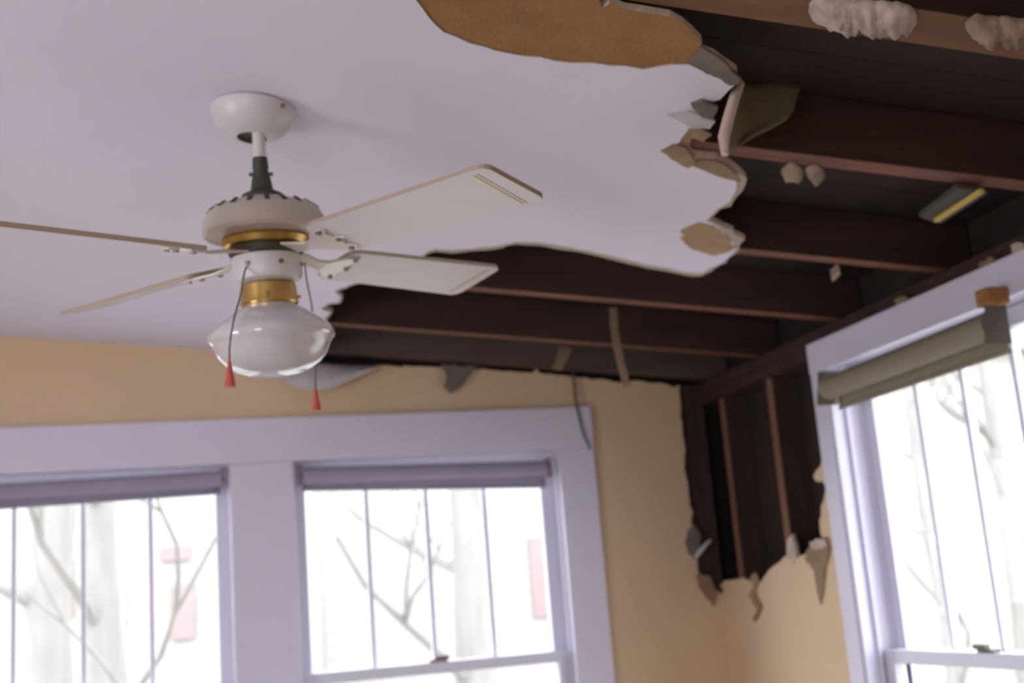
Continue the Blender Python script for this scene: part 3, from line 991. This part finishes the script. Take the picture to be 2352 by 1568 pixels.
for px, mk, dr, lab in shards:
    pts = [on_ceiling(x, y) for x, y in px]
    c = sum(pts, Vector()) / len(pts)
    bm = bmesh.new()
    pr = ragged(pts, 0.0022, 0.014, CN)
    va = []
    for p in pr:
        q = (p - c)
        va.append(p + Vector((0, 0, -0.001 - dr * max(0, min(1, 0.5 + q.x * 14)))))
    top_ = [bm.verts.new(p) for p in va]
    bot_ = [bm.verts.new(p + Vector((0, 0, 0.004))) for p in va]
    cc = bm.verts.new(c + Vector((0, 0, -0.001 - dr * 0.7)))
    c2 = bm.verts.new(c + Vector((0, 0, 0.003 - dr * 0.7)))
    n = len(top_)
    for i in range(n):
        bm.faces.new((top_[i], top_[(i + 1) % n], cc))
        bm.faces.new((bot_[(i + 1) % n], bot_[i], c2))
        bm.faces.new((top_[(i + 1) % n], top_[i], bot_[i], bot_[(i + 1) % n]))
    tag(obj('ceiling_shard', bm, M[mk]), lab, 'drywall piece', 'broken layers at the ceiling hole edge')

# torn bits round the hole in the right wall
def wall_bit(name, px, mk, label, cat, plane, depth, thick, amp=0.0015):
    pts = ragged([plane(x, y, depth) for x, y in px], amp, 0.01, (1, 0, 0) if plane is on_right else (0, 1, 0))
    off = (thick, 0, 0) if plane is on_right else (0, thick, 0)
    return tag(obj(name, prism(pts, off), M[mk]), label, cat)


wall_bit('torn_paper_shred', [(1724, 1322), (1734, 1314), (1742, 1336), (1732, 1356), (1736, 1372), (1748, 1392), (1742, 1412), (1732, 1428), (1728, 1420), (1738, 1400), (1728, 1384), (1718, 1368), (1728, 1350)], 'brown_paper', 'twisted brown paper shred dangling below the wall hole', 'torn paper', on_right, RW - 0.008, 0.006)
wall_bit('peeled_paper_wedge', [(1852, 1264), (1876, 1240), (1898, 1232), (1906, 1262), (1896, 1300), (1890, 1350), (1884, 1388), (1876, 1360), (1868, 1310), (1848, 1286)], 'brown_paper', 'brown wedge of peeled wallpaper pointing down beside the right window casing', 'torn paper', on_right, RW - 0.006, 0.005)
wall_bit('torn_paper_flap', [(1582, 1216), (1596, 1206), (1610, 1228), (1606, 1262), (1596, 1284), (1582, 1270), (1576, 1240)], 'grey_paper', 'grey-brown paper flap on the left edge of the corner hole', 'torn paper', on_back, DW - 0.010, 0.006)
wall_bit('torn_paper_sliver', [(1594, 1278), (1610, 1256), (1630, 1238), (1634, 1242), (1616, 1264), (1600, 1284)], 'paper', 'thin pale sliver slanting across the left edge of the corner hole', 'torn paper', on_back, DW - 0.018, 0.004)
wall_bit('torn_paper_flap', [(1600, 1318), (1618, 1320), (1634, 1326), (1640, 1346), (1650, 1360), (1640, 1392), (1632, 1380), (1614, 1360), (1604, 1340)], 'lath', 'olive-brown paper flap at the lower left corner of the wall hole', 'torn paper', on_back, DW - 0.010, 0.006)
wall_bit('gypsum_spike', [(1806, 1284), (1808, 1240), (1818, 1226), (1824, 1246), (1830, 1284), (1820, 1296)], 'gypsum', 'pale upright spike of broken drywall at the foot of the wider stud', 'drywall piece', on_right, RW - 0.003, 0.012)
wall_bit('gypsum_chunk', [(1858, 1246), (1872, 1238), (1892, 1238), (1898, 1252), (1886, 1260), (1868, 1262)], 'gypsum', 'tan folded chunk of drywall at the lower right of the wall hole', 'drywall piece', on_right, RW - 0.014, 0.010)


# ------------------------------------------------------------------ outdoors
bm = box((-40, DW + 0.5, -0.9), (40, 45, -0.7))
add_box(bm, (RW + 0.6, -20, -0.9), (40, DW + 0.5, -0.7))
struct('ground', bm, M['ground'])


def bare_tree(name, base, hgt, r, seed, label, lean=(0, 0), forks=6, mt=None, group='trees outside the windows'):
    r2 = random.Random(seed)
    t = empty(name, base, label, 'tree', group)
    bpy.context.view_layer.update()
    bm = bmesh.new()
    b = Vector(base)
    pts = [b + Vector((lean[0] * s + 0.04 * r2.uniform(-1, 1), lean[1] * s, hgt * s)) for s in [i / 8 for i in range(9)]]
    add_tube(bm, pts, [r * (1.15 - 0.75 * i / 8) for i in range(9)], 12)
    obj('trunk', bm, mt or M['bark'], t, smooth=True)
    bm = bmesh.new()

    def branch(p, d, L, rr, lev):
        q = [p]
        dd = d.copy()
        for i in range(4):
            dd = (dd + Vector((r2.uniform(-.25, .25), r2.uniform(-.25, .25), r2.uniform(-.1, .2)))).normalized()
            q.append(q[-1] + dd * L / 4)
        add_tube(bm, q, [rr * (1 - 0.18 * i) for i in range(5)], 6)
        if lev > 0:
            for j in range(3):
                i = r2.choice((2, 3, 4))
                nd = (dd + Vector((r2.uniform(-1, 1), r2.uniform(-1, 1), r2.uniform(-.2, .7)))).normalized()
                branch(q[i], nd, L * 0.62, rr * 0.45, lev - 1)
    for i in range(forks):
        s = 0.3 + 0.7 * i / forks
        p = pts[int(s * 8)]
        a = r2.uniform(0, 6.28)
        branch(p, Vector((math.cos(a), math.sin(a), r2.uniform(.3, .9))).normalized(), hgt * 0.30, r * 0.25, 2)
    obj('branches', bm, mt or M['bark'], t, smooth=True)
    return t


def gpt(px, py, y):
    p = at_depth(px, py, y)
    return p


def base_at(px, y):
    p = at_depth(px, 1400, y)
    return (p.x, y, -0.72)


bare_tree('bare_tree', base_at(1062, 9.0), 6.5, 0.17, 5, 'pale leafless tree with a stout trunk outside the back window nearer the corner', (0.15, 0))
bare_tree('bare_tree', base_at(262, 8.0), 6.0, 0.15, 11, 'leafless tree outside the middle panes of the left back window', (-0.2, 0.1), 7)
bare_tree('bare_tree', base_at(80, 10.0), 6.5, 0.20, 23, 'leafless tree seen through the leftmost panes of the left back window', (0.3, 0.0), 7)
d = ray(2170, 1300)
bare_tree('bare_tree', (6.2, 6.2 * d.y / d.x, -0.72), 5.0, 0.10, 31, 'leafless tree outside the right wall window', (0.1, 0.3), 8)
d = ray(2330, 1300)
bare_tree('bare_tree', (11.0, 11.0 * d.y / d.x, -0.72), 6.0, 0.17, 37, 'leafless tree outside the last pane of the right wall window', (-0.2, -0.3), 8)


def house(name, x0, x1, y, z1, label, sid, seed, doors=(), wins=(), depth=5.0):
    t = empty(name, ((x0 + x1) / 2, y, -0.7), label, 'house', 'houses across the yard')
    bpy.context.view_layer.update()
    bm = bmesh.new()
    add_box(bm, (x0, y + 0.012, -0.7), (x1, y + depth, z1))
    z = -0.6
    while z < z1 - 0.1:
        a = [Vector((x0, y - 0.010, z)), Vector((x0, y, z)), Vector((x0, y, z + 0.2)), Vector((x0, y - 0.004, z + 0.2))]
        add_prism(bm, a, (x1 - x0, 0, 0))
        z += 0.2
    obj('siding_wall', bm, sid, t)
    bm = bmesh.new()
    ov = 0.35
    xm = (x0 + x1) / 2
    prof = [Vector((x0 - ov, y - ov, z1)), Vector((x1 + ov, y - ov, z1)), Vector((xm, y - ov, z1 + (x1 - x0) * 0.28))]
    add_prism(bm, prof, (0, depth + 2 * ov, 0))
    obj('roof', bm, M['roofing'], t)
    for (a, b, c, d_) in doors:
        bm = bmesh.new()
        add_box(bm, (a, y - 0.06, c), (b, y - 0.02, d_))
        obj('red_panel', bm, M['redpaint'], t, bevel=0.01)
    for (a, b, c, d_) in wins:
        bm = bmesh.new()
        add_box(bm, (a - 0.08, y - 0.06, c - 0.08), (b + 0.08, y - 0.02, d_ + 0.08))
        f = obj('window_frame', bm, M['siding'], t)
        bm = bmesh.new()
        add_box(bm, (a, y - 0.075, c), (b, y - 0.055, d_))
        obj('window_pane', bm, M['ext_glass'], f)
    return t


def rect_px(x0, y0, x1, y1, y):
    a, b = at_depth(x0, y1, y), at_depth(x1, y0, y)
    return (a.x, b.x, a.z, b.z)


YH = 16.0
house('clapboard_house', at_depth(180, 1300, YH).x - 3, at_depth(590, 1300, YH).x, YH, 4.6, 'pale clapboard house with glare-paled red panels behind the trees outside the left back window', M['siding_c'], 1,
      doors=[rect_px(372, 1252, 436, 1290, YH), rect_px(396, 1340, 446, 1470, YH), rect_px(128, 1270, 168, 1420, YH)],
      wins=[rect_px(215, 1350, 270, 1440, YH)])
house('clapboard_house', at_depth(740, 1300, 20).x, at_depth(1500, 1300, 20).x, 20.0, 5.4, 'white clapboard house across the yard outside the back window nearer the corner', M['siding'], 2,
      doors=[rect_px(1225, 1230, 1270, 1420, 20)])
house('clapboard_house', 10.2, 19.0, 20.5, 5.6, 'cream clapboard house far behind the trees outside the right wall window', M['siding_c'], 3)
